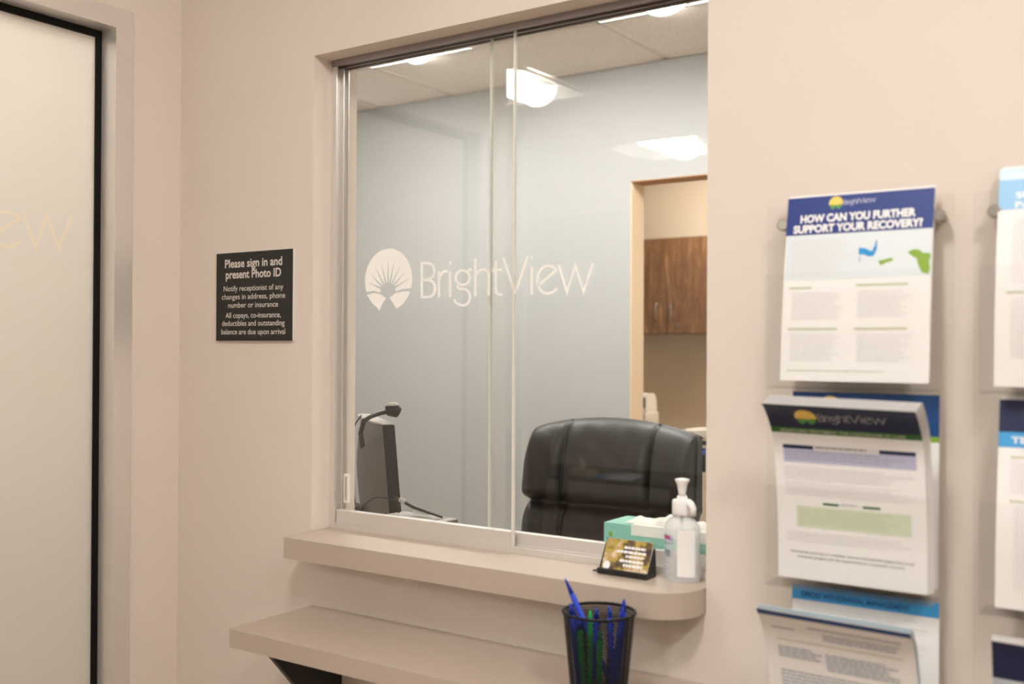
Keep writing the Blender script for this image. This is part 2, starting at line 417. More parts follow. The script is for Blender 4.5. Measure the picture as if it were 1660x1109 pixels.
tro = [(TX(i), TY(j), l, g) for i, j, l, g in tro]
for i, (x, y, l, g) in enumerate(tro):
    t = T0 if i == 0 else copy_tree(T0)
    t.location = (x, y, ZC); tag(t, l, 'ceiling light', g)

# ------------------------------------------------------------------ reception window (setting)
wn = empty('window_1', (0, 0, 0)); wn['kind'] = 'structure'
mb = MB()   # slim aluminium channels up the left jamb and across the head
mb.box(XL, XL+.004, .052, .092, ZS, ZT, ALUB); 
for y0, y1 in ((.052, .0565), (.0745, .0785), (.0905, .094)): mb.box(XL+.004, XL+.016, y0, y1, ZS, ZT-.014, ALUB)
for y0, y1 in ((.052, .0565), (.0745, .0785), (.0905, .094)): mb.box(XR-.014, XR, y0, y1, ZS, ZT-.014, ALUB)
mb.build('jamb_channel', wn)
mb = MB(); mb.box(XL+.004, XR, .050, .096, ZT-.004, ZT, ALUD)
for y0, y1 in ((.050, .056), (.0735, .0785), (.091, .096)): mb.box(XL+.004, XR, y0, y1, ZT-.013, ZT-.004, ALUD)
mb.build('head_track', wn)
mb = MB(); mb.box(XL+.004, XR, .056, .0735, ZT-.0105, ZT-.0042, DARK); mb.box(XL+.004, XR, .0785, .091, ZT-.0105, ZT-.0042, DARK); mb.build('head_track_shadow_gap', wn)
mb = MB(); mb.box(XL+.004, XR, .054, .096, ZS, ZS+.006, ALUB)
for y0, y1 in ((.054, .057), (.0765, .0795), (.093, .096)): mb.box(XL+.004, XR, y0, y1, ZS+.006, ZS+.012, ALUB)
mb.build('sill_track', wn)
XE1, XE2 = -1.1332, -1.2071
pf = boxo('glass_pane', XL+.012, XE1-.004, .0635, .0695, ZS+.034, ZT-.0108, GLASS, wn)
boxo('pane_edge', XE1-.004, XE1, .0633, .0697, ZS+.012, ZT-.0108, GEDGE, pf)
boxo('bottom_rail', XL+.012, XE1-.002, .0585, .0745, ZS+.0065, ZS+.040, ALUB, pf, .0015)
boxo('finger_pull', -1.578, -1.562, .0575, .0634, 1.112, 1.176, WHITEP, pf, .002)
boxo('finger_pull_recess', -1.573, -1.567, .0568, .0576, 1.118, 1.170, LGREY, pf)
pb = boxo('glass_pane', XE2+.004, XR-.004, .0825, .0885, ZS+.034, ZT-.0108, GLASS, wn)
boxo('pane_edge', XE2, XE2+.004, .0823, .0887, ZS+.012, ZT-.0108, GEDGE, pb)
boxo('bottom_rail', XE2+.002, XR-.004, .080, .0925, ZS+.0065, ZS+.036, ALUB, pb, .0015)
# white mark and word on the glass, split between the two sliding panes
def gmap(yy):
    # 4x photo units -> window plane (fitted from the camera)
    def f(X, Y):
        px, py = 570+X/4.0488, 380+Y/4.0488
        d = Fv*FPX + Rv*(px-830) - Uv2*(py-554.5); C = Vector((0, -D, 1.45)); t = (.0615-C.y)/d.y; p = C+d*t
        return (p.x, yy, p.z)
    return f
mb = MB(); front = lambda k, si: k in 'Bright' or (k == 'V' and si == 0)
put_word(mb, gmap(.0630), DECAL, front, 17)
ecx, ecz, er = -1.4567, 1.5955, .0661
for poly in emblem(): poly_face(mb, [(ecx+x*er, .0630, ecz+z*er) for x, z in poly], DECAL)
o = mb.build('lettering', pf, fix=False); o['label'] = 'white sunburst emblem and first half of the clinic name'
mb = MB()
def gback(X, Y):
    px, py = 570+X/4.0488, 380+Y/4.0488
    d = Fv*FPX + Rv*(px-830) - Uv2*(py-554.5); C = Vector((0, -D, 1.45)); t = (.082-C.y)/d.y; p = C+d*t
    return (p.x, .0820, p.z)
put_word(mb, gback, DECAL, lambda k, si: not front(k, si), 17)
o = mb.build('lettering', pb, fix=False); o['label'] = 'white second half of the clinic name'

# transaction sill through the opening, right end rounded
def rounded_slab(x0, x1, y0, y1, z0, z1, r, m, rl=.004):
    mb = MB(); pts = [(x0, y1), (x0, y0+rl), (x0+rl, y0)] + [(x1-r+r*math.sin(R(a)), y0+r-r*math.cos(R(a))) for a in range(0, 91, 6)] + [(x1, y1)]
    mb.prism(pts, z0, z1, m); return mb
sill = rounded_slab(-1.6115, -.7035, -.088, .19, 1.012, ZS, .075, LAM).build('transaction_counter')
tag(sill, 'taupe laminate counter slab under the sliding glass with one rounded end', 'counter')
bv = sill.modifiers.new('b', 'BEVEL'); bv.width = .0015; bv.segments = 2; bv.limit_method = 'ANGLE'
# lower writing shelf with steel bracket
sh = empty('writing_shelf', (-1.16, 0, .8964)); tag(sh, 'taupe laminate writing shelf on black brackets below the window', 'shelf')
o = rounded_slab(-1.6115+1.16, -.7035+1.16, -.2303, -.0005, -.036, 0, .10, LAM).build('shelf_board', sh)
bv = o.modifiers.new('b', 'BEVEL'); bv.width = .0015; bv.segments = 2; bv.limit_method = 'ANGLE'
for x in (-1.535+1.16, -.80+1.16):
    MB().prism([(-.001, -.037), (-.200, -.037), (-.200, -.045), (-.012, -.26), (-.001, -.26)], x, x+.012, BLK, 'x').build('bracket', sh)
    MB().box(x-.02, x+.032, -.21, -.001, -.040, -.0365, BLK).build('bracket', sh)

# ------------------------------------------------------------------ frosted door in the left wall (setting)
dr = empty('door_1', (XW, -.63, 0)); dr['kind'] = 'structure'
def D_(name, x0, x1, y0, y1, z0, z1, m, bev=0):
    return boxo(name, x0-XW, x1-XW, y0+.63, y1+.63, z0, z1, m, dr, bev)
yo, yi, zo, zi = -.1402, -.186, 2.2157, 2.170
D_('door_frame', XW-.10, XW+.012, yi, yo, 0, zo, ALUB)
D_('door_frame', XW-.10, XW+.012, -1.118, -1.072, 0, zo, ALUB)
D_('door_frame', XW-.10, XW+.012, -1.072, yi, zi, zo, ALUB)
XG = XW-.045
D_('gasket', XG-.012, XG+.004, yi-.014, yi-.0005, 0, zi-.0005, GASK)
D_('gasket', XG-.012, XG+.004, -1.0715, -1.058, 0, zi-.0005, GASK)
D_('gasket', XG-.012, XG+.004, -1.058, yi-.014, zi-.016, zi-.0005, GASK)
fg = D_('glass_panel', XG-.008, XG-.002, -1.058, yi-.014, .01, zi-.016, FROST)
mb = MB()
sX = (.3675-.2553)/(1582-1359)        # metres per 4x unit on this door
def dmap(X, Y): return (XG-.0015-XW, -.2553+(X-1582)*sX+.63, 1.6620+(385-Y)*sX*.80)
put_word(mb, dmap, DECALY, None, 17)
A, Bl, Br = emblem(); c0 = dmap(247, 305); rr = 156*sX
for poly in (A, Bl, Br): poly_face(mb, [(c0[0], c0[1]+x*rr, c0[2]+z*rr) for x, z in poly], DECALY)
o = mb.build('lettering', fg, fix=False); o.parent = fg; o['label'] = 'pale yellow clinic name on the frosted glass'

# ------------------------------------------------------------------ wall sign
sg = empty('wall_sign', (-1.7978, -.0005, 1.4654)); tag(sg, 'black plastic notice with white lettering on the beige wall left of the window', 'sign')
W_, H_ = .2475, .2015
boxo('sign_backing', -W_/2, W_/2+.003, -.003, 0, 0, H_+.001, WHITEP, sg)
mb = MB(); mb.box(-W_/2, W_/2, -.0065, -.003, 0, H_, mat('sign_black', '#131010', .45))
o = mb.build('sign_face', sg)
mb = MB(); SW = mat('sign_letter', '#ddd6cc', .6)
sf = lambda u, v: (u, -.0068, v)
def stext(s, top, h, wd, bold):
    V, T = text_tris(s, bold); put_text(mb, s, lambda u, v: (u, -.0068, v), -wd/2, H_-top-h+0, wd, -h, SW, bold)
def sline(s, base, h, wd, bold): put_text(mb, s, lambda u, v: (u, -.0068, v), -wd/2, base, wd, -h, SW, bold)
zz = lambda Y: H_*(1-(Y-.0)/1.0)
sline('Please sign in and', zz(.168), .0195, .188, .02)
sline('present Photo ID', zz(.292), .0195, .182, .02)
sline('Notify receptionist of any', zz(.436), .0128, .196, .004)
sline('changes in address, phone', zz(.530), .0128, .208, .004)
sline('number or insurance', zz(.625), .0128, .164, .004)
sline('All copays, co-insurance,', zz(.741), .0128, .182, .004)
sline('deductibles and outstanding', zz(.831), .0128, .206, .004)
sline('balance are due upon arrival', zz(.927), .0128, .210, .004)
mb.build('lettering', o, fix=False)

# ------------------------------------------------------------------ walnut cabinets beyond the doorway
def make_cabinet(x0, lock):
    w_ = .90; y0 = 4.6; z0, z1 = 1.5538, 2.1863
    c = empty('wall_cabinet', (x0+w_/2, 4.75, z0)); 
    def b(name, a0, a1, b0, b1, c0, c1, m, par, bev=0): return boxo(name, a0-(x0+w_/2), a1-(x0+w_/2), b0-4.75, b1-4.75, c0-z0, c1-z0, m, par, bev)
    b('body', x0, x0+w_, y0+.021, 4.919, z0, z1, mat('cabinet_edge', '#3c2413', .6), c)
    for k in range(2):
        a0 = x0+k*w_/2+.0015; a1 = x0+(k+1)*w_/2-.0015
        d = b('door', a0, a1, y0, y0+.019, z0+.002, z1-.001, WOOD, c)
        hx = (a1-.066) if k == 0 else (a0+.045)
        mb = MB(); hx -= x0+w_/2; P = [(hx, y0-4.75, .098), (hx, y0-.022-4.75, .098), (hx, y0-.028-4.75, .106), (hx, y0-.028-4.75, .192), (hx, y0-.022-4.75, .200), (hx, y0-4.75, .200)]
        mb.tube(P, .0052, STEEL, 8).build('handle', d)
        if lock and k == 1:
            lx = a0+.083-(x0+w_/2)
            mb = MB(); mb.tube([(lx, y0-4.75, .058), (lx, y0-4.757, .058)], .009, STEEL, 14)
            mb.build('lock', d)
    return c
c1 = make_cabinet(-3.0045-.45, True); tag(c1, 'walnut wall cabinet with two steel-handled doors seen through the doorway', 'cabinet')

# copier and shredding bin in that room
cp = empty('copier', (-2.84, 3.67, 0)); tag(cp, 'off-white copier with a rounded top peeking past the doorway jamb', 'printer')
boxo('body', -.30, .200, -.085, .085, .02, 1.096, mat('copier_white', '#e8e0d2', .45), cp, .005)
pr = [(-.070, 1.0965), (-.070, 1.150)] + [(-.070+.050-.050*math.cos(R(a)), 1.150+.054*math.sin(R(a))) for a in range(15, 91, 15)] + [(.010+.050*math.sin(R(a)), 1.150+.054*math.cos(R(a))) for a in range(0, 91, 10)] + [(.064, 1.0965)]
MB().prism(pr, -.28, .197, mat('feeder_white', '#f2eadd', .4), 'x').build('document_feeder', cp)
boxo('feeder_opening', -.27, .190, -.076, -.0712, 1.125, 1.180, BEZEL, cp)
boxo('control_panel', -.28, .188, -.095, -.0862, 1.02, 1.092, mat('copier_panel', '#57504c', .5), cp)
sb = empty('shredding_bin', (-2.15, 3.55, 0)); tag(sb, 'beige locked paper bin with a blue and black label behind the desk chair', 'bin')
BIN = mat('bin_beige', '#e3d2b8', .6)
boxo('body', -.25, .25, -.15, .2, 0, .996, BIN, sb, .006)
MB().prism([(-.255, .997), (.255, .997), (.255, 1.018), (.10, 1.033), (-.02, 1.036), (-.255, 1.016)], -.158, .2, mat('bin_lid', '#f4ecdf', .55), 'y').build('lid', sb)
boxo('paper_slot', -.235, .235, -.153, -.1495, .955, .978, mat('slot_black', '#1b1512', .6), sb)
lb = boxo('label_plate', -.17, -.045, -.1525, -.1495, .815, .94, mat('label_black', '#15120f', .5), sb)
mb = MB(); mb.box(-.17, -.045, -.1532, -.1526, .907, .935, mat('label_blue', '#2456c4', .5))
tf = lambda u, v: (u, -.1536, v)
put_text(mb, 'shred-it', tf, -.155, .917, .062, -.011, INK['white'], .02)
put_text(mb, 'Secure', tf, -.082, .919, .03, -.006, INK['white'])
put_text(mb, 'Your documents', tf, -.155, .909, .10, -.005, INK['white'])
for k in range(9):
    zz_ = .893-k*.0085
    if k in (1, 6): put_text(mb, 'how it works', tf, -.13, zz_, .06, -.006, INK['white'], .02)
    else: mb.box(-.125, -.125+.03+.035*random.random(), -.1537, -.1530, zz_, zz_+.002, INK['mid'])
mb.build('label_print', lb, fix=False)

# ------------------------------------------------------------------ leather desk chair
def make_chair(scale=1.0):
    c = empty('desk_chair')
    nx, nz = 84, 84; HW = .295; z0, z1 = .50, 1.226
    seams = [-HW-.001, -.152, .168, HW+.001]; rows = [.50, .938, 1.30]
    def outline(x):
        a = abs(x)/HW
        return z1 - .040*a**2 - .006*a**16
    def pil(t, p=6, e=.5): return max(0, 1-abs(2*t-1)**p)**e
    mb = MB(); V = {}
    for i in range(nx+1):
        u = -HW+2*HW*i/nx
        for j in range(nz+1):
            v = z0+(outline(u)-z0)*(j/nz)
            k = 0 if u < seams[1] else (1 if u < seams[2] else 2); s_ = (u-seams[k])/(seams[k+1]-seams[k])
            if v < rows[1]: t_ = (v-rows[0]+.25)/(rows[1]-rows[0]+.25); pz = pil(min(1, max(0, t_)), 10, .5)
            else:
                t_ = (v-rows[1])/(outline(u)-rows[1]); pz = min((1-max(0, 1-t_/.22)**3), 1)*math.sqrt(max(0, 1-max(0, (t_-.30)/.70)**2.2))
            px = pil(s_, 16, .42)
            dep = .085*px*pz*(1.0 if v >= rows[1] else .85)
            tilt = .10*(v-1.0)      # leans back a little
            wid = u*(1 + .05*(1.2-v))
            wr = .0018*math.sin(u*60+v*23)*math.sin(v*41-u*17)
            V[i, j] = mb.bm.verts.new((wid, tilt-.03-dep+wr, v))
    mi = mb.mi(LEATH)
    for i in range(nx):
        for j in range(nz):
            f = mb.bm.faces.new((V[i, j], V[i+1, j], V[i+1, j+1], V[i, j+1])); f.smooth = True; f.material_index = mi
    # rounded rim and the back shell
    B = {}
    for i in range(nx+1):
        for j in range(nz+1):
            if i in (0, nx) or j in (0, nz):
                p = V[i, j].co; B[i, j] = mb.bm.verts.new((p.x*.99, p.y+.07, p.z-(.012 if j == nz else 0)))
    def q(a, b, c_, d_):
        f = mb.bm.faces.new((a, b, c_, d_)); f.smooth = True; f.material_index = mi
    for i in range(nx): q(V[i, nz], V[i+1, nz], B[i+1, nz], B[i, nz]); q(V[i+1, 0], V[i, 0], B[i, 0], B[i+1, 0])
    for j in range(nz): q(V[nx, j], V[nx, j+1], B[nx, j+1], B[nx, j]); q(V[0, j+1], V[0, j], B[0, j], B[0, j+1])
    loop = [B[i, 0] for i in range(nx+1)]+[B[nx, j] for j in range(1, nz+1)]+[B[i, nz] for i in range(nx-1, -1, -1)]+[B[0, j] for j in range(nz-1, 0, -1)]
    f = mb.bm.faces.new(loop); f.material_index = mi; bmesh.ops.triangulate(mb.bm, faces=[f])
    bk = mb.build('backrest', c)
    mb = MB()   # piping along the seams and the edge
    for sx in seams[1:3]:
        mb.tube([(sx*(1+.05*(1.2-z)), .10*(z-1)-.033, z) for z in [z0+(outline(sx)-z0)*k/24 for k in range(25)]], .006, SEAMM, 6)
    mb.tube([(x, .10*(rows[1]-1)-.033, rows[1]) for x in [-HW+2*HW*k/20 for k in range(21)]], .004, SEAMM, 6)
    for s_ in (-1, 1):
        mb.tube([(s_*HW*(1+.05*(1.2-z)), .10*(z-1)-.026, z) for z in [z0+(outline(HW)-z0)*k/20 for k in range(21)]], .0045, LEATH, 6)
    mb.build('piping', bk)
    mb = MB(); mb.box(-.29, .29, -.52, -.02, .42, .54, LEATH, .045, 4); mb.build('seat', c)
    for s_ in (-1, 1):
        mb = MB(); x = s_*.33
        mb.tube([(x*.9, -.02, .46), (x, -.06, .50), (x, -.10, .66), (x, -.34, .68), (x, -.40, .62), (x*.9, -.38, .46)], .014, BLK, 8)
        mb.box(x-.03, x+.03, -.36, -.10, .672, .70, LEATH, .01); mb.build('armrest', c)
    mb = MB(); mb.tube([(0, -.25, .07), (0, -.25, .42)], .028, BLK, 14)
    for k in range(5):
        a = k*2*math.pi/5+.3; mb.tube([(0, -.25, .11), (.31*math.cos(a), -.25+.31*math.sin(a), .07)], [.028, .016], BLK, 8)
        mb.lathe([(.028, 0), (.028, .04)], BLK, 12, (.31*math.cos(a), -.25+.31*math.sin(a), .0))
    mb.build('base', c)
    return c
ch = make_chair(); ch.location = (-1.640, 1.40, 0); tag(ch, 'black leather high-back desk chair behind the reception glass', 'chair', 'office chairs')
ch.rotation_euler.z = R(1)
ch2 = copy_tree(ch); ch2.location = (-3.05, -2.75, 0); ch2.rotation_euler.z = R(200); ch2.scale = (.85, .85, .85)
ch2.name = 'waiting_chair'; tag(ch2, 'dark waiting room chair seen only as a reflection in the glass', 'chair', 'office chairs')

# ------------------------------------------------------------------ reception desk, monitor, webcam, pad
dk = empty('reception_desk', (-1.9, .5, 0)); tag(dk, 'low work desk behind the sliding glass carrying the monitor', 'desk')
boxo('desktop', -1.3, 1.15, -.355, .25, .72, .75, LAM, dk)
for x in (-1.26, 1.09): boxo('leg', x, x+.03, -.35, .24, 0, .72, LAM, dk)

e1 = Vector((-.776, .630, 0)); n1 = Vector((.630, .776, 0)); Npt = Vector((-1.634, .277, 0)); Wm = .38
mc = Npt + e1*Wm/2
mo = empty('monitor', (mc.x, mc.y, .7505)); tag(mo, 'dark grey computer monitor seen edge-on from behind beside the left jamb', 'monitor')
mo.rotation_euler.z = math.atan2(e1.y, e1.x)    # local x along width (towards far end), local y = rotated
# local: +x far end, +y = left-hand normal of e1 = (-.63,-.776) -> the rear of the monitor
zb, zt = .19, .516
tiltme = []
tiltme.append(boxo('bezel', -.19, .19, -.026, 0.003, zb, zt, BEZK, mo, .003))
tiltme.append(boxo('screen', -.178, .178, -.0272, -.0265, zb+.02, zt-.015, mat('screen_glass', '#0a0c10', .15), mo))
mb = MB(); nx, nz = 24, 20; V = {}
for i in range(nx+1):
    for j in range(nz+1):
        u = i/nx*2-1; v = j/nz*2-1
        d = .0035+.040*(max(0, 1-abs(u)**2.2))*(max(0, 1-abs(v*.95)**2.6))
        V[i, j] = mb.bm.verts.new((u*.187, d, (zb+zt)/2+v*.160))
for i in range(nx):
    for j in range(nz):
        f = mb.bm.faces.new((V[i, j], V[i+1, j], V[i+1, j+1], V[i, j+1])); f.smooth = True; f.material_index = mb.mi(DGREY)
tiltme.append(mb.build('rear_housing', mo))
mb = MB(); mb.prism([(-.188, -.024), (.188, -.024), (.188, .004), (.13, .018), (-.13, .018), (-.188, .004)], zt+.0003, zt+.004, LGREY); tiltme.append(mb.build('top_edge', mo))
TILT = .085
for o in tiltme:
    for v in o.data.vertices: v.co.y += TILT*(v.co.z-.33)
mb = MB(); mb.box(-.04, .04, .040, .062, .03, .30, BLK, .006); mb.build('stand_neck', mo)
mb = MB(); mb.box(-.12, .12, -.06, .14, 0, .014, BLK, .006); mb.build('stand_foot', mo)
mb = MB(); mb.box(.10, .185, .036, .047, .24, .262, BLK, .003).box(.14, .155, .0355, .0475, .22, .30, BLK, .003); mb.build('rear_port_cover', mo)
def mw(x, y, z): return mo_m @ Vector((x, y, z))
mo_m = Matrix.Translation((mc.x, mc.y, .7505)) @ Matrix.Rotation(mo.rotation_euler.z, 4, 'Z')
wl = mw(-.09, .016, zt+.0045)
wc = empty('webcam', wl); wc.rotation_euler.z = mo.rotation_euler.z; tag(wc, 'small black and silver webcam clipped over the top of the monitor', 'webcam')
mb = MB(); mb.tube([(-.03, .040, -.062), (-.02, .044, -.028), (-.055, .041, .003)], .006, BLK, 8); mb.box(-.035, -.005, .0405, .046, -.066, -.03, BLK, .002); mb.build('clip', wc)
mb = MB(); mb.tube([(-.055, .041, .003), (-.03, .02, .012), (-.02, -.005, .019), (-.02, -.02, .022)], .0055, BLK, 8); mb.build('arm', wc)
mb = MB(); mb.tube([(-.02, -.018, .026), (-.02, -.024, .027), (-.02, -.048, .022), (-.02, -.052, .020)], [.010, .0145, .015, .011], BEZK, 16); mb.build('camera_head', wc)
mb = MB(); mb.lathe([(.0165, 0), (.014, .006), (.006, .0085), (.001, .009)], LGREY, 16, (-.02, -.035, .037)); mb.build('head_cap', wc)
cable = [mw(*q) for q in [(.0, .042, .528), (.03, .058, .49), (.035, .060, .42), (.025, .0565, .36), (.04, .0530, .31), (.02, .0510, .27)]]
cable += [Vector(q) for q in [(-1.83, .248, 1.02), (-1.70, .222, 1.060), (-1.62, .205, 1.102), (-1.56, .2, 1.104), (-1.525, .2, 1.10)]]
def smooth(pts, n=6):
    out = []; P = [pts[0]]+list(pts)+[pts[-1]]
    for i in range(1, len(P)-2):
        for k in range(n):
            t = k/n; a, b, c, d = P[i-1], P[i], P[i+1], P[i+2]
            out.append(.5*((2*b)+(c-a)*t+(2*a-5*b+4*c-d)*t*t+(3*b-a-3*c+d)*t**3))
    out.append(P[-2]); return out
cb = MB().tube(smooth(cable), .0019, BLK, 6).build('cable')
tag(cb, 'thin black cable running down the back of the monitor to the counter', 'cable')
# eyeglass-like stylus on its rest over a grey pad
sp = empty('signature_pad', (-1.492, .180, ZS+.0008)); tag(sp, 'flat light grey signature pad lying on the counter inside the glass', 'signature pad'); sp.rotation_euler.z = R(-4)
mb = MB(); mb.box(-.075, .088, -.03, .06, 0, .016, LGREY, .003); mb.build('body', sp)
mb = MB(); mb.box(-.03, .07, -.015, .05, .0162, .0172, mat('pad_face', '#a5a29b', .4)); mb.build('pad_surface', sp)
mb = MB(); mb.box(.0885, .093, -.028, .058, .001, .014, mat('pad_edge', '#5f564c', .5)); mb.build('side_trim', sp)
stl = empty('stylus', (-1.475, .20, ZS+.019)); tag(stl, 'dark stylus with a white tag leaning over the grey pad', 'stylus')
MB().tube([(-.075, 0, .035), (-.02, .0, .017), (.06, .0, .003)], [.0045, .004, .0025], BLK, 8).build('barrel', stl)
MB().tube([(-.065, .0, .031), (-.066, .0, .001)], .002, BLK, 6).build('rest_leg', stl)
MB().box(-.028, .018, .004, .006, .003, .013, WHITEP).build('tag', stl)
MB().tube([(-.062, 0, .0318), (-.045, 0, .0262)], .006, LGREY, 8).build('grip', stl)

# ------------------------------------------------------------------ tissue box behind the glass
tb = empty('tissue_box', (-.838, .1335, ZS+.0005)); tag(tb, 'flat teal tissue box with white tissues behind the glass at the right', 'tissue box', 'tissue boxes')
TEAL = mat('teal_card', '#93d3c0', .6); tw, td, th_ = .113, .036, .071
def loftbox(x0, x1, y0, y1, z0, z1, m): return MB().box(x0, x1, y0, y1, z0, z1, m, .0015)
loftbox(-tw, tw, -td, td+.02, 0, th_, TEAL).build('carton', tb)
mb = MB(); mb.box(-.055, tw+.0006, -.0368, td+.014, th_-.019, th_+.0008, mat('tissue_white', '#fbfaf4', .8)); mb.build('opening_film', tb)
mb = MB(); nx, ny = 30, 12; V = {}; mt = mat('tissue_paper', '#fffdf6', .9)
for i in range(nx+1):
    for j in range(ny+1):
        u, v = i/nx, j/ny
        z = th_+.001 + (.012+.005*math.sin(u*17)+.003*math.sin(u*31+v*9))*math.sin(math.pi*min(1, max(0, u*1.0)))**.5*math.sin(math.pi*v)**.6
        V[i, j] = mb.bm.verts.new((-.075+.17*u, -.026+.05*v+.002*math.sin(u*20), z))
for i in range(nx):
    for j in range(ny):
        f = mb.bm.faces.new((V[i, j], V[i+1, j], V[i+1, j+1], V[i, j+1])); f.smooth = True; f.material_index = mb.mi(mt)
mb.build('tissue', tb, fix=False)
mb = MB(); yq = -td-.0004
mb.face([(-.098+.009*math.cos(R(a)), yq, .044+.008*math.sin(R(a))) for a in range(180, 361, 20)], INK['mapblue'])
mb.face([(-.098-.004, yq-.0002, .046), (-.098+.004, yq-.0002, .046), (-.096, yq-.0002, .055), (-.101, yq-.0002, .054)], INK['green'])
mb.build('printed_mark', tb, fix=False)

# ------------------------------------------------------------------ business card holder
ca = empty('card_holder', (-.8545, .012, ZS+.0008)); tag(ca, 'small black card stand with a yellow and brown picture card on the counter', 'card holder'); ca.rotation_euler.z = R(-1)
mb = MB(); mb.box(-.049, .049, -.022, .014, 0, .004, BLK, .001).box(-.049, .049, -.024, -.019, 0, .010, BLK, .001)
mb.build('base_tray', ca)
mb = MB(); mb.tube([(-.058, -.021, .003), (-.046, -.021, .005)], .0018, BLK, 6); mb.build('tray_foot', ca)
mb = MB()
for s_ in (-1, 1): MB().prism([(-.019, .0042), (.013, .0042), (.0118, .028), (.0095, .048), (.0065, .050)], s_*.0475-.001, s_*.0475+.001, BLK, 'x').build('side_cheek', ca)
mb = MB()
def cm(u, v, off=0): return (u, -.016+v*.42-off, .006+v*.90)      # leaning plane, u across, v up
cr = bpy.data.materials.new('card_picture'); cr.use_nodes = True
N = cr.node_tree.nodes; L = cr.node_tree.links; b = N['Principled BSDF']; tc = N.new('ShaderNodeTexCoord'); v = N.new('ShaderNodeTexNoise'); v.inputs['Scale'].default_value = 38; v.inputs['Detail'].default_value = 2
r = N.new('ShaderNodeValToRGB'); e = r.color_ramp.elements; e[0].position = .34; e[0].color = lin('#2c1c0c'); e[1].position = .66; e[1].color = lin('#e0cfae')
x = e.new(.44); x.color = lin('#6b5020'); x = e.new(.5); x.color = lin('#b09a2c'); x = e.new(.57); x.color = lin('#b8935a')
L.new(tc.outputs['Object'], v.inputs['Vector']); L.new(v.outputs['Fac'], r.inputs[0]); L.new(r.outputs[0], b.inputs['Base Color']); b.inputs['Roughness'].default_value = .4
mb.box(-.0455, .0455, 0, 0, 0, 0, cr) if False else None
mb.face([cm(-.0455, 0), cm(.0455, 0), cm(.0455, .058), cm(-.0455, .058)], cr)
mb.face([cm(-.0455, 0, -.0008), cm(-.0455, .058, -.0008), cm(.0455, .058, -.0008), cm(.0455, 0, -.0008)], PAPER)
for s_ in (-.0455, .0455): mb.face([cm(s_, 0), cm(s_, .058), cm(s_, .058, -.0008), cm(s_, 0, -.0008)], PAPER)
mb.face([cm(-.0455, .058), cm(.0455, .058), cm(.0455, .058, -.0008), cm(-.0455, .058, -.0008)], PAPER)
for x0, x1, z_, h_ in ((-.008, .034, .042, .0045), (-.020, .036, .034, .0045), (-.002, .034, .0265, .004), (-.012, .034, .018, .0045), (-.004, .034, .010, .005)):
    x_ = x0
    while x_ < x1:
        w_ = .004+.006*random.random(); mb.face([cm(x_, z_, .0004), cm(min(x1, x_+w_), z_, .0004), cm(min(x1, x_+w_), z_+h_, .0004), cm(x_, z_+h_, .0004)], INK['white']); x_ += w_+.0012
mb.face([cm(-.036+.007*math.cos(R(a)), .009+.008*math.sin(R(a)), .0004) for a in range(0, 360, 20)], INK['white'])
mb.build('picture_card', ca, fix=False)

# ------------------------------------------------------------------ hand sanitiser
sn = empty('sanitizer_bottle', (-.7555, .0205, ZS+.0008)); tag(sn, 'clear pump bottle of hand sanitizer with white pump on the counter end', 'bottle')
CLR = bpy.data.materials.new('clear_bottle'); CLR.use_nodes = True
N = CLR.node_tree.nodes; L = CLR.node_tree.links; N.remove(N['Principled BSDF']); g = N.new('ShaderNodeBsdfGlass'); g.inputs['IOR'].default_value = 1.18; g.inputs['Color'].default_value = (.97, .98, .98, 1); g.inputs['Roughness'].default_value = .02
tr = N.new('ShaderNodeBsdfTransparent'); df = N.new('ShaderNodeBsdfDiffuse'); df.inputs[0].default_value = (1, 1, 1, 1); m1 = N.new('ShaderNodeMixShader'); m1.inputs[0].default_value = .42
L.new(g.outputs[0], m1.inputs[1]); L.new(df.outputs[0], m1.inputs[2]); m2 = N.new('ShaderNodeMixShader'); m2.inputs[0].default_value = .35; L.new(m1.outputs[0], m2.inputs[1]); L.new(tr.outputs[0], m2.inputs[2]); L.new(m2.outputs[0], N['Material Output'].inputs[0])
mb = MB(); mb.lathe([(.026, 0), (.0315, .003), (.0325, .010), (.0315, .055), (.0318, .095), (.030, .106), (.022, .116), (.0135, .120), (.0135, .123)], CLR, 40, sx=1.0, sy=.66); mb.build('bottle_body', sn)
WP = mat('pump_white', '#f3f1ee', .35)
mb = MB(); mb.lathe([(.0165, .1232), (.017, .125), (.017, .148), (.0155, .151), (.009, .152), (.0085, .158)], WP, 28); mb.build('pump_collar', sn)
mb = MB(); mb.lathe([(.0062, .1582), (.0065, .165), (.009, .180), (.0125, .187), (.0125, .189), (.007, .1905)], WP, 24); mb.build('pump_head', sn)
mb = MB(); mb.tube([(.010, -.004, .145), (.020, -.009, .1455), (.0245, -.011, .139), (.0245, -.011, .124)], [.006, .0065, .006, .0055], WP, 10); mb.build('nozzle', sn)
mb = MB(); mb.tube([(0, 0, .12), (.003, 0, .01)], .003, mat('dip_tube', '#e8eaea', .4), 8); mb.build('dip_tube', sn)
mb = MB(); 
def cyl(a, z, off=.0006): return ((.0320+off)*math.sin(R(a)), -(.0320*.66+off)*math.cos(R(a)), z)
lbl = mat('label_clear_white', '#e6e7ee', .5)
def cpatch(a0, a1, z0, z1, m, off):
    n = 8
    for k in range(n):
        p, q = a0+(a1-a0)*k/n, a0+(a1-a0)*(k+1)/n; mb.face([cyl(p, z0, off), cyl(q, z0, off), cyl(q, z1, off), cyl(p, z1, off)], m, True)
cpatch(2, 62, .012, .098, WP, .0006)
put_text(mb, 'PURELL', lambda u, v: cyl(u, v, .0012), -58, .078, 50, -.0085, mat('label_violet', '#6a4bb0', .5), .03)
cpatch(-48, -24, .0795, .0845, mat('label_red', '#c23058', .5), .0016)
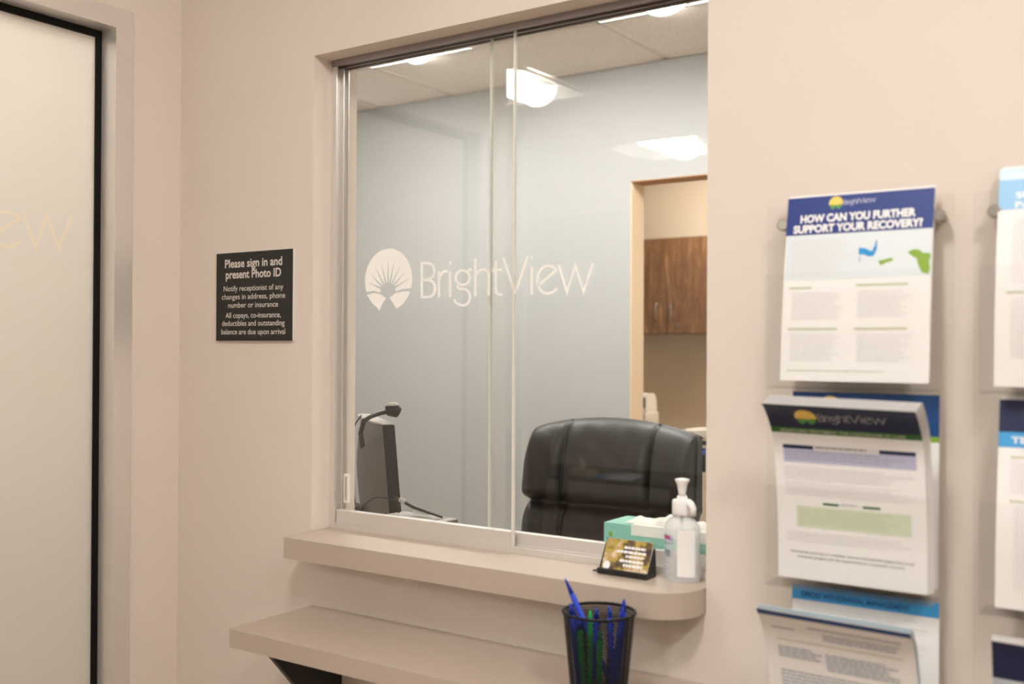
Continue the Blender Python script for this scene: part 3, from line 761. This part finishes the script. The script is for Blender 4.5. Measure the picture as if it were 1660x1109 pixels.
put_text(mb, 'Advanced', lambda u, v: cyl(u, v, .0012), -56, .070, 46, -.004, INK['navy'])
for k in range(9): cpatch(-50+5*(k % 3), -22-4*(k % 2), .056-.004*(k % 3), .058-.004*(k % 3), INK['blue'], .0013)
for k in range(5): cpatch(-54, -24-6*(k % 3), .036-.006*k, .0375-.006*k, INK['lav'], .0012)
mb.build('label', sn, fix=False)

sn.scale = (1, 1, .915)
# ------------------------------------------------------------------ pen cup and pens
CX, CY, CZ = -.812, -.165, .8972; HC = .1395; RT, RB = .0570, .0440
pc = empty('pen_cup', (CX, CY, CZ)); tag(pc, 'black wire mesh pen cup standing on the lower writing shelf', 'pen cup')
mb = MB(); n = 84
for s_ in (-1, 1):
    for k in range(n):
        a0 = 2*math.pi*k/n; prev = None
        for j in range(13):
            t = j/12; rr = RB+(RT-RB)*t; a = a0+s_*t*1.15; w_ = .00095/rr
            p = (rr*math.cos(a-w_), rr*math.sin(a-w_), .004+t*(HC-.008)); q = (rr*math.cos(a+w_), rr*math.sin(a+w_), .004+t*(HC-.008))
            if prev: mb.face([prev[0], prev[1], q, p], BLKM)
            prev = (p, q)
mb.build('mesh_wall', pc, fix=False)
mb = MB(); mb.tube([(RT*math.cos(2*math.pi*k/40), RT*math.sin(2*math.pi*k/40), HC-.003) for k in range(41)], .0026, BLKM, 8); mb.build('rim', pc)
mb = MB(); mb.lathe([(RB, 0), (RB+.001, .006)], BLKM, 36); mb.build('base', pc)
PB = mat('pen_blue', '#2f50d8', .35); PBD = mat('pen_blue_dark', '#203aa8', .35); PG = mat('pen_green', '#2bb866', .4)
def make_pen(m, m2):
    p = empty('pen')
    MB().tube([(0, 0, .006), (0, 0, .012), (0, 0, .128), (0, 0, .130)], [.0036, .0047, .0047, .0040], m, 10).build('barrel', p)
    MB().tube([(0, 0, .130), (0, 0, .146), (0, 0, .150)], [.0042, .0022, .0009], m2, 10).build('tip', p)
    MB().tube([(0, 0, 0), (0, 0, .006)], [.0034, .0036], m2, 10).build('end_plug', p)
    return p
P0 = make_pen(PB, PBD); PG0 = make_pen(PG, PG); PE0 = make_pen(PG, PB)
def ray(px, py, y):
    d = Fv*FPX + Rv*(px-830) - Uv2*(py-554.5); C = Vector((0, -D, 1.45)); return C+d*((y-C.y)/d.y)
pens = [(916, 938, -.185, P0, 1, 'blue pen sticking highest out of the mesh cup, tip up'), (922, 978, -.200, P0, 1.15, 'thick blue pen leaning on the left rim of the cup'),
        (967, 986, -.150, P0, 1, 'blue pen showing only a short tip in the middle of the cup'), (988, 982, -.17, P0, 1, 'blue pen right of the middle of the cup, tip just above the rim'),
        (1012, 971, -.150, P0, 1.2, 'blue pen leaning highest on the right side of the cup'), (1019, 990, -.185, P0, 1, 'blue pen resting against the right rim of the cup'),
        (957, 990, -.19, PG0, 1, 'green pen end visible at the front rim of the cup'), (938, 1004, -.205, PE0, 1.1, 'green pen down inside the left of the cup'),
        (972, 1022, -.20, PG0, 1, 'green pen lowest in the cup behind the blue barrels'), (930, 986, -.17, P0, 1, 'second blue pen at the left rim, just behind the thick one')]
used = set()
for i, (px, py, y, proto, tk, lab) in enumerate(pens):
    tip = ray(px, py, y); rel = Vector((tip.x-CX, tip.y-CY, tip.z-CZ))
    base = Vector((-rel.x*.45+.006*math.sin(i*2.3), -rel.y*.35+.006*math.cos(i*1.7), .0085))
    if i: h_ = Vector((rel.x, rel.y)).normalized()*(.026+.004*(i % 2)); base = Vector((h_.x, h_.y, .0085))
    r_ = Vector((base.x, base.y)).length
    if r_ > .030: base.x *= .030/r_; base.y *= .030/r_
    for _ in range(40):      # keep the barrel inside the rim where it crosses it
        f = min(1, (HC-base.z)/(rel.z-base.z)); c = Vector((base.x+(rel.x-base.x)*f, base.y+(rel.y-base.y)*f))
        if c.length <= RT-.011: break
        if abs(rel.z-HC) > .03 and i == 0: base.x += .0012
        else: rel.x *= .985; rel.y *= .95
    d = (rel-base); ln = d.length
    o = proto if id(proto) not in used else copy_tree(proto); used.add(id(proto))
    o.location = Vector((CX, CY, CZ))+base; o.rotation_mode = 'QUATERNION'; o.rotation_quaternion = Vector((0, 0, 1)).rotation_difference(d.normalized())
    o.scale = (tk, tk, ln/.150); tag(o, lab, 'pen', 'pens in the mesh cup')

# ------------------------------------------------------------------ brochure holders and flyers
def holder(x0, label):
    """clear acrylic panel on four steel standoffs with three pockets"""
    xc = x0+.138
    h = empty('brochure_holder', (xc, -.0002, 1.20)); tag(h, label, 'brochure holder', 'acrylic brochure holders')
    def b(n, a0, a1, y0, y1, z0, z1, m, par=h, bev=0): return boxo(n, a0-xc, a1-xc, y0, y1, z0-1.2, z1-1.2, m, par, bev)
    b('back_panel', x0, x0+.276, -.0215, -.0175, .74, 1.675, ACR)
    for zz1, hh in ((1.395, .17), (1.095, .15), (.80, .05)):
        b('pocket', x0+.018, x0+.258, -.0810, -.0785, zz1, zz1+hh, ACR)
        b('pocket_floor', x0+.018, x0+.258, -.0785, -.0218, zz1-.003, zz1-.0005, ACR)
    for sx in (x0+.029, x0+.258):
        for z_ in (1.645, .77):
            mb = MB(); mb.tube([(sx-xc, -.0002, z_-1.2), (sx-xc, -.0172, z_-1.2)], .006, STEEL, 16); mb.tube([(sx-xc, -.0218, z_-1.2), (sx-xc, -.026, z_-1.2), (sx-xc, -.034, z_-1.2), (sx-xc, -.036, z_-1.2)], [.0088, .0095, .0095, .0078], STEEL, 20)
            mb.build('standoff', h)
    return h
holder(-.590, 'clear acrylic brochure holder nearest the reception window')
holder(-.287, 'clear acrylic brochure holder cut off by the right edge of the photo')
class Sheet:
    """letter sheet hung along a (y,z) profile from its top edge; u across, v down, both in metres"""
    def __init__(s, x0, prof, width=.2159, skew=0):
        s.x0 = x0; s.w = width; P = [Vector((0, a, b)) for a, b in prof]; P = smooth(P, 8); s.P = P; s.skew = skew
        s.S = [0]
        for a, b in zip(P, P[1:]): s.S.append(s.S[-1]+(b-a).length)
        s.H = s.S[-1]; s.mb = MB()
    def at(s, u, v, off=0):
        v = max(0, min(s.H, v)); i = 0
        while i < len(s.S)-2 and s.S[i+1] < v: i += 1
        t = (v-s.S[i])/max(1e-9, s.S[i+1]-s.S[i]); p = s.P[i].lerp(s.P[i+1], t); d = (s.P[i+1]-s.P[i]).normalized()
        n = Vector((0, d.z, -d.y))              # towards the viewer
        if n.y > 0: n = -n
        q = p+n*off; return (s.x0+u, q.y, q.z+s.skew*u*max(0, 1-2*v/s.H))
    def base(s, m, t=.0008):
        n = 28
        for k in range(n):
            a, b = s.H*k/n, s.H*(k+1)/n
            s.mb.face([s.at(0, a), s.at(s.w, a), s.at(s.w, b), s.at(0, b)], m, True)
            s.mb.face([s.at(0, a, -t), s.at(0, b, -t), s.at(s.w, b, -t), s.at(s.w, a, -t)], m, True)
            for u in (0, s.w): s.mb.face([s.at(u, a), s.at(u, b), s.at(u, b, -t), s.at(u, a, -t)], m)
        for a in (0, s.H): s.mb.face([s.at(0, a), s.at(s.w, a), s.at(s.w, a, -t), s.at(0, a, -t)], m)
        return s
    def rect(s, u0, u1, v0, v1, m, off=.0004):
        n = max(1, int((v1-v0)/.008)); u1 = min(u1, s.w)
        for k in range(n):
            a, b = v0+(v1-v0)*k/n, v0+(v1-v0)*(k+1)/n
            s.mb.face([s.at(u0, a, off), s.at(u1, a, off), s.at(u1, b, off), s.at(u0, b, off)], m, True)
        return s
    def text(s, t, u, v, wd, h, m, bold=0, off=.0008):
        put_text(s.mb, t, lambda a, b: s.at(a, b, off), u, v, wd, h, m, bold); return s
    def poly(s, pts, m, off=.0007): poly_face(s.mb, [s.at(a, b, off) for a, b in pts], m); return s
    def lines(s, u0, u1, v0, v1, m, pitch=.0042, th=.0013, off=.0006):
        v = v0; rn = random.Random(int(v0*1e4)+int(u0*1e4))
        while v < v1:
            u = u0; ue = u1-(u1-u0)*rn.random()*.25
            while u < ue:
                w_ = .004+.010*rn.random(); s.rect(u, min(ue, u+w_), v, v+th, m, off); u += w_+.0014
            v += pitch
        return s
    def mark(s, u, v, r, word=True, wcol=None, wsz=1.0):
        s.poly([(u+r*math.cos(R(a)), v-r*math.sin(R(a))) for a in range(-15, 196, 10)], INK['yellow'])
        A, Bl, Br = emblem()
        for p in (Bl, Br): s.poly([(u+x*r, v-z*r) for x, z in p], INK['grass'], .0009)
        s.rect(u-r*.7, u+r*.7, v+r*.3, v+r*.62, INK['grass'], .0008)
        if word:
            k = r*wsz/175; put_word(s.mb, lambda X, Y: s.at(u+r*1.15+(X-450)*k*1.25, v+(Y-300)*k, .0009), wcol or INK['white'], None, 24)
        return s
    def build(s, label, group): o = s.mb.build('flyer', fix=False); return tag(o, label, 'flyer', group)
G1 = 'flyers in the left brochure holder'; G2 = 'flyers in the right brochure holder'
def spares(x0, prof, n, what, group, dy=.0022, dx=0.0):
    for k in range(n):
        f = (k+1)/n
        p = [(a+dy*(k+1), b+.0012*(k+1)) for a, b in prof]
        s = Sheet(x0+dx*(k+1), p).base(PAPER)
        s.build('white sheet stacked behind '+what, group+', spares under the front sheet')
X1 = -.5535
# --- left holder, top
prof = [(-.030, 1.6855), (-.045, 1.60), (-.058, 1.50), (-.066, 1.404)]
s = Sheet(X1, prof).base(PAPER)
s.rect(0, .216, 0, .060, INK['navy'])
s.mark(.0745, .0125, .0105, True, INK['lav'], .55)
s.text('HOW CAN YOU FURTHER', .0215, .0405, .170, .0120, INK['white'], .045)
s.text('SUPPORT YOUR RECOVERY?', .0115, .0565, .190, .0120, INK['white'], .045)
s.rect(0.002, .2150, .0605, .130, INK['panel'])
s.lines(.010, .100, .070, .125, INK['vgrey'], .0040, .0018)
s.poly([(.112, .084), (.122, .0855), (.131, .0905), (.135, .083), (.137, .074), (.1385, .074), (.1385, .088), (.134, .098), (.126, .098), (.120, .0945), (.113, .095)], INK['mapblue'])
s.poly([(.113, .098), (.1155, .098), (.1155, .106), (.113, .107)], INK['lav'])
s.poly([(.141, .1055), (.151, .1035), (.160, .1015), (.1625, .1055), (.152, .1085), (.145, .1125)], INK['green'])
s.poly([(.182, .094), (.190, .0905), (.198, .0915), (.203, .096), (.213, .097), (.2145, .102), (.212, .110), (.214, .118), (.212, .128), (.203, .125), (.198, .115), (.195, .104), (.188, .100)], INK['green'])
for u, v in ((.010, .141), (.110, .139), (.010, .204), (.110, .204)):
    s.rect(u, u+(.034 if v < .15 and u < .1 else .075), v, v+.0035, INK['olive'])
    s.lines(u+.004, u+.082, v+.010, v+.052, INK['vgrey'])
s.lines(.010, .18, .268, .272, INK['olive'])
s.build('upright flyer with a dark blue header asking about recovery, top of the left holder', G1)
spares(X1, prof, 3, 'the recovery flyer at the top of the left holder', G1, .0022)
# --- left holder, middle: one standing behind, a curling stack in front
pb_ = [(-.024, 1.386), (-.028, 1.28), (-.034, 1.108)]
s = Sheet(X1+.006, pb_).base(PAPER); s.rect(0, .216, 0, .060, INK['blue']); s.rect(0, .216, .060, .068, INK['green']); s.mark(.058, .026, .0205, True, INK['lav'], .62)
s.lines(.01, .2, .08, .27, INK['vgrey']); s.build('flyer with a bright blue header and yellow sun standing behind the curled one', G1)
pm = [(-.140, 1.372), (-.118, 1.354), (-.094, 1.322), (-.0815, 1.275), (-.070, 1.190), (-.067, 1.106)]
s = Sheet(X1-.001, pm, skew=-.020).base(PAPER)
s.rect(0, .216, 0, .052, INK['deepnavy']); s.rect(0, .216, .052, .062, INK['dkgreen'])
s.mark(.058, .028, .0160, True, INK['mid'], .74)
s.text('ADDICTION TREATMENT: THE CONTINUUM OF CARE', .014, .0595, .180, .0052, INK['olive'], .02)
s.rect(.014, .205, .082, .088, INK['navyd']); s.rect(.060, .155, .0815, .0890, INK['vgrey'], .0006); s.lines(.063, .152, .083, .087, INK['dark'], .004, .002, .0008)
s.rect(.014, .205, .088, .109, INK['lav']); s.lines(.018, .20, .092, .107, INK['mid'], .005, .0015)
s.lines(.014, .205, .117, .134, INK['vgrey']); s.lines(.014, .205, .141, .158, INK['vgrey'])
s.rect(.070, .093, .169, .1725, INK['dkgreen']); s.rect(.128, .153, .169, .1725, INK['dkgreen']); s.lines(.096, .126, .169, .172, INK['mid'])
s.rect(.030, .195, .176, .208, INK['ltgreen']); s.lines(.034, .19, .180, .205, INK['olive'])
s.lines(.014, .205, .216, .232, INK['vgrey'])
s.text('Starting the pathway to a healthy, recovery-focused life begins with a call', .020, .2475, .178, .0034, INK['dark'], 0)
s.text('treatment program for the opportunity to a successful recovery', .030, .2545, .155, .0034, INK['dark'], 0)
s.build('flyer curling forward with a near-black header and green stripe, middle of the left holder', G1)
for k in range(5):
    p = [(a+.0026*(k+1), b+.0022*(k+1)*(1 if b > 1.3 else .1)) for a, b in pm]
    Sheet(X1-.001+.0012*(k+1), p, skew=-.020).base(PAPER).build('white sheet in the curled stack behind the dark-headed flyer', G1+', curled spares')
# --- left holder, bottom
pb_ = [(-.024, 1.088), (-.028, .98), (-.034, .82)]
s = Sheet(X1+.006, pb_).base(PAPER); s.rect(0, .216, 0, .023, INK['sky'])
s.text('OPIOID WITHDRAWAL MANAGEMENT', .014, .0180, .162, .0080, INK['blue'], .03)
s.lines(.014, .20, .032, .26, INK['vgrey']); s.rect(.014, .20, .044, .045, INK['olive'])
s.build('flyer with a light blue header about withdrawal standing at the bottom of the left holder', G1)
pq = [(-.152, 1.074), (-.140, 1.060), (-.120, 1.028), (-.098, .965), (-.080, .89), (-.068, .815)]
s = Sheet(X1-.004, pq, skew=-.016).base(PAPER); s.rect(0, .216, 0, .012, INK['blue'])
s.rect(.07, .20, .026, .030, INK['gy']); s.rect(.015, .05, .035, .038, INK['gy']); s.lines(.09, .20, .036, .046, INK['gy'], .005, .003)
s.rect(.02, .20, .057, .059, INK['olive']); s.lines(.02, .085, .07, .09, INK['gy'], .005, .003); s.lines(.09, .20, .072, .10, INK['gy'], .005, .003)
s.lines(.02, .2, .11, .25, INK['gy'], .006, .003)
s.build('flyer drooping forward with a thin blue top band, bottom of the left holder', G1)
for k in range(2):
    p = [(a+.0022*(k+1), b+.0022*(k+1)*(1 if b > 1.0 else .1)) for a, b in pq]
    Sheet(X1-.004+.001*(k+1), p, skew=-.016).base(INK['pale']).build('pale sheet under the drooping flyer at the bottom of the left holder', G1+', drooping spares')
# --- right holder
X2 = -.2535
prof = [(-.016, 1.706), (-.024, 1.690), (-.046, 1.60), (-.060, 1.50), (-.066, 1.402)]
s = Sheet(X2, prof).base(PAPER); s.rect(0, .216, 0, .020, INK['pale']); s.rect(0, .216, .020, .064, INK['skytop'])  # pale top strip: glare on the bent-back edge put into the colour
s.text('SUPPORTING YOUR', .022, .048, .165, .009, INK['white'], .03); s.text('PATH TO RECOVERY', .022, .062, .165, .009, INK['white'], .03)
s.lines(.02, .2, .078, .17, INK['vgrey']); s.rect(.014, .10, .180, .183, INK['olive']); s.lines(.02, .2, .19, .27, INK['vgrey'])
s.build('flyer with a pale sky-blue header at the top of the right holder', G2)
spares(X2, prof, 3, 'the sky-blue flyer at the top of the right holder', G2, .0030, .001)
pr = [(-.030, 1.383), (-.045, 1.30), (-.060, 1.20), (-.067, 1.102)]
s = Sheet(X2+.002, pr).base(PAPER); s.rect(0, .216, 0, .045, INK['navyd']); s.rect(0, .216, .045, .066, INK['sky'])
s.text('TELEHEALTH SERVICES', .016, .060, .18, .009, INK['white'], .03)
s.rect(.016, .1, .078, .081, INK['olive']); s.lines(.016, .2, .085, .13, INK['vgrey']); s.rect(.016, .1, .138, .141, INK['olive']); s.lines(.022, .2, .147, .26, INK['vgrey'])
s.build('flyer with navy and light blue header bands, middle of the right holder', G2)
spares(X2+.002, pr, 3, 'the navy-banded flyer in the middle of the right holder', G2, .0030, .001)
pq = [(-.105, 1.068), (-.100, 1.052), (-.090, .99), (-.078, .90), (-.068, .80)]
s = Sheet(X2+.004, pq, skew=-.02).base(PAPER); s.rect(0, .216, .003, .055, INK['deepnavy']); s.rect(0, .216, .055, .12, INK['gy']); s.lines(.02, .2, .13, .24, INK['vgrey'])
s.build('flyer leaning forward with a near-black header at the bottom of the right holder', G2)
Sheet(X2+.004, [(a+.004, b+.004*(1 if b > 1 else 0)) for a, b in pq], skew=-.02).base(PAPER).build('white sheet behind the leaning flyer at the bottom of the right holder', G2)

# ------------------------------------------------------------------ waiting room things seen only in the glass
tbl = empty('waiting_table', (-4.0, -5.55, 0)); tag(tbl, 'black low table reflected in the glass over the desk chair', 'table')
boxo('tabletop', -.75, .75, -.38, .38, .42, .45, BLK, tbl, .006)
for sx in (-.68, .68):
    for sy in (-.32, .32): boxo('leg', sx-.03, sx+.03, sy-.03, sy+.03, 0, .42, BLK, tbl)
t2 = empty('tissue_box', (-4.18, -5.36, .4508), R(25)); tag(t2, 'beige tissue box with a raised white tissue reflected over the desk chair', 'tissue box', 'tissue boxes')
MB().box(-.115, .115, -.06, .06, 0, .05, mat('beige_card', '#cdbf9e', .7), .002).build('carton', t2)
mb = MB(); n = 12; V = {}
for i in range(n+1):
    for j in range(7):
        u, v = i/n, j/6; V[i, j] = mb.bm.verts.new((-.03-.02*v+(.06+.05*v)*u, .012*math.sin(u*9)+.006*v, .0505+v*(.075+.02*math.sin(u*5+1))))
for i in range(n):
    for j in range(6):
        f = mb.bm.faces.new((V[i, j], V[i+1, j], V[i+1, j+1], V[i, j+1])); f.smooth = True; f.material_index = mb.mi(mt)
mb.build('tissue', t2, fix=False)
for k, (dx, dy, rz, m, lab) in enumerate([(0, 0, .3, INK['mapblue'], 'blue leaflet lying among papers on the reflected black table'), (.16, .07, -.2, PAPER, 'white leaflet at the right end of the papers on the reflected table'),
                                     (.10, -.06, .6, INK['pale'], 'pale leaflet nearest the edge of the reflected table')]):
    o = MB().box(-.11, .11, -.14, .14, 0, .0012, m).build('leaflet', None, (-3.98+dx, -5.42+dy, .4506+.0016*k), rz); tag(o, lab, 'leaflet', 'leaflets on the waiting table')
ou = empty('wall_outlet', (-4.66, -6.9595, .35)); tag(ou, 'cream wall outlet low on the far wall, seen only as a reflection', 'outlet')
MB().box(-.035, .035, 0, .005, -.058, .058, WHITEP, .002).build('cover_plate', ou)
MB().box(-.017, .017, .0052, .008, -.036, -.008, LGREY).box(-.017, .017, .0052, .008, .008, .036, LGREY).build('socket', ou)
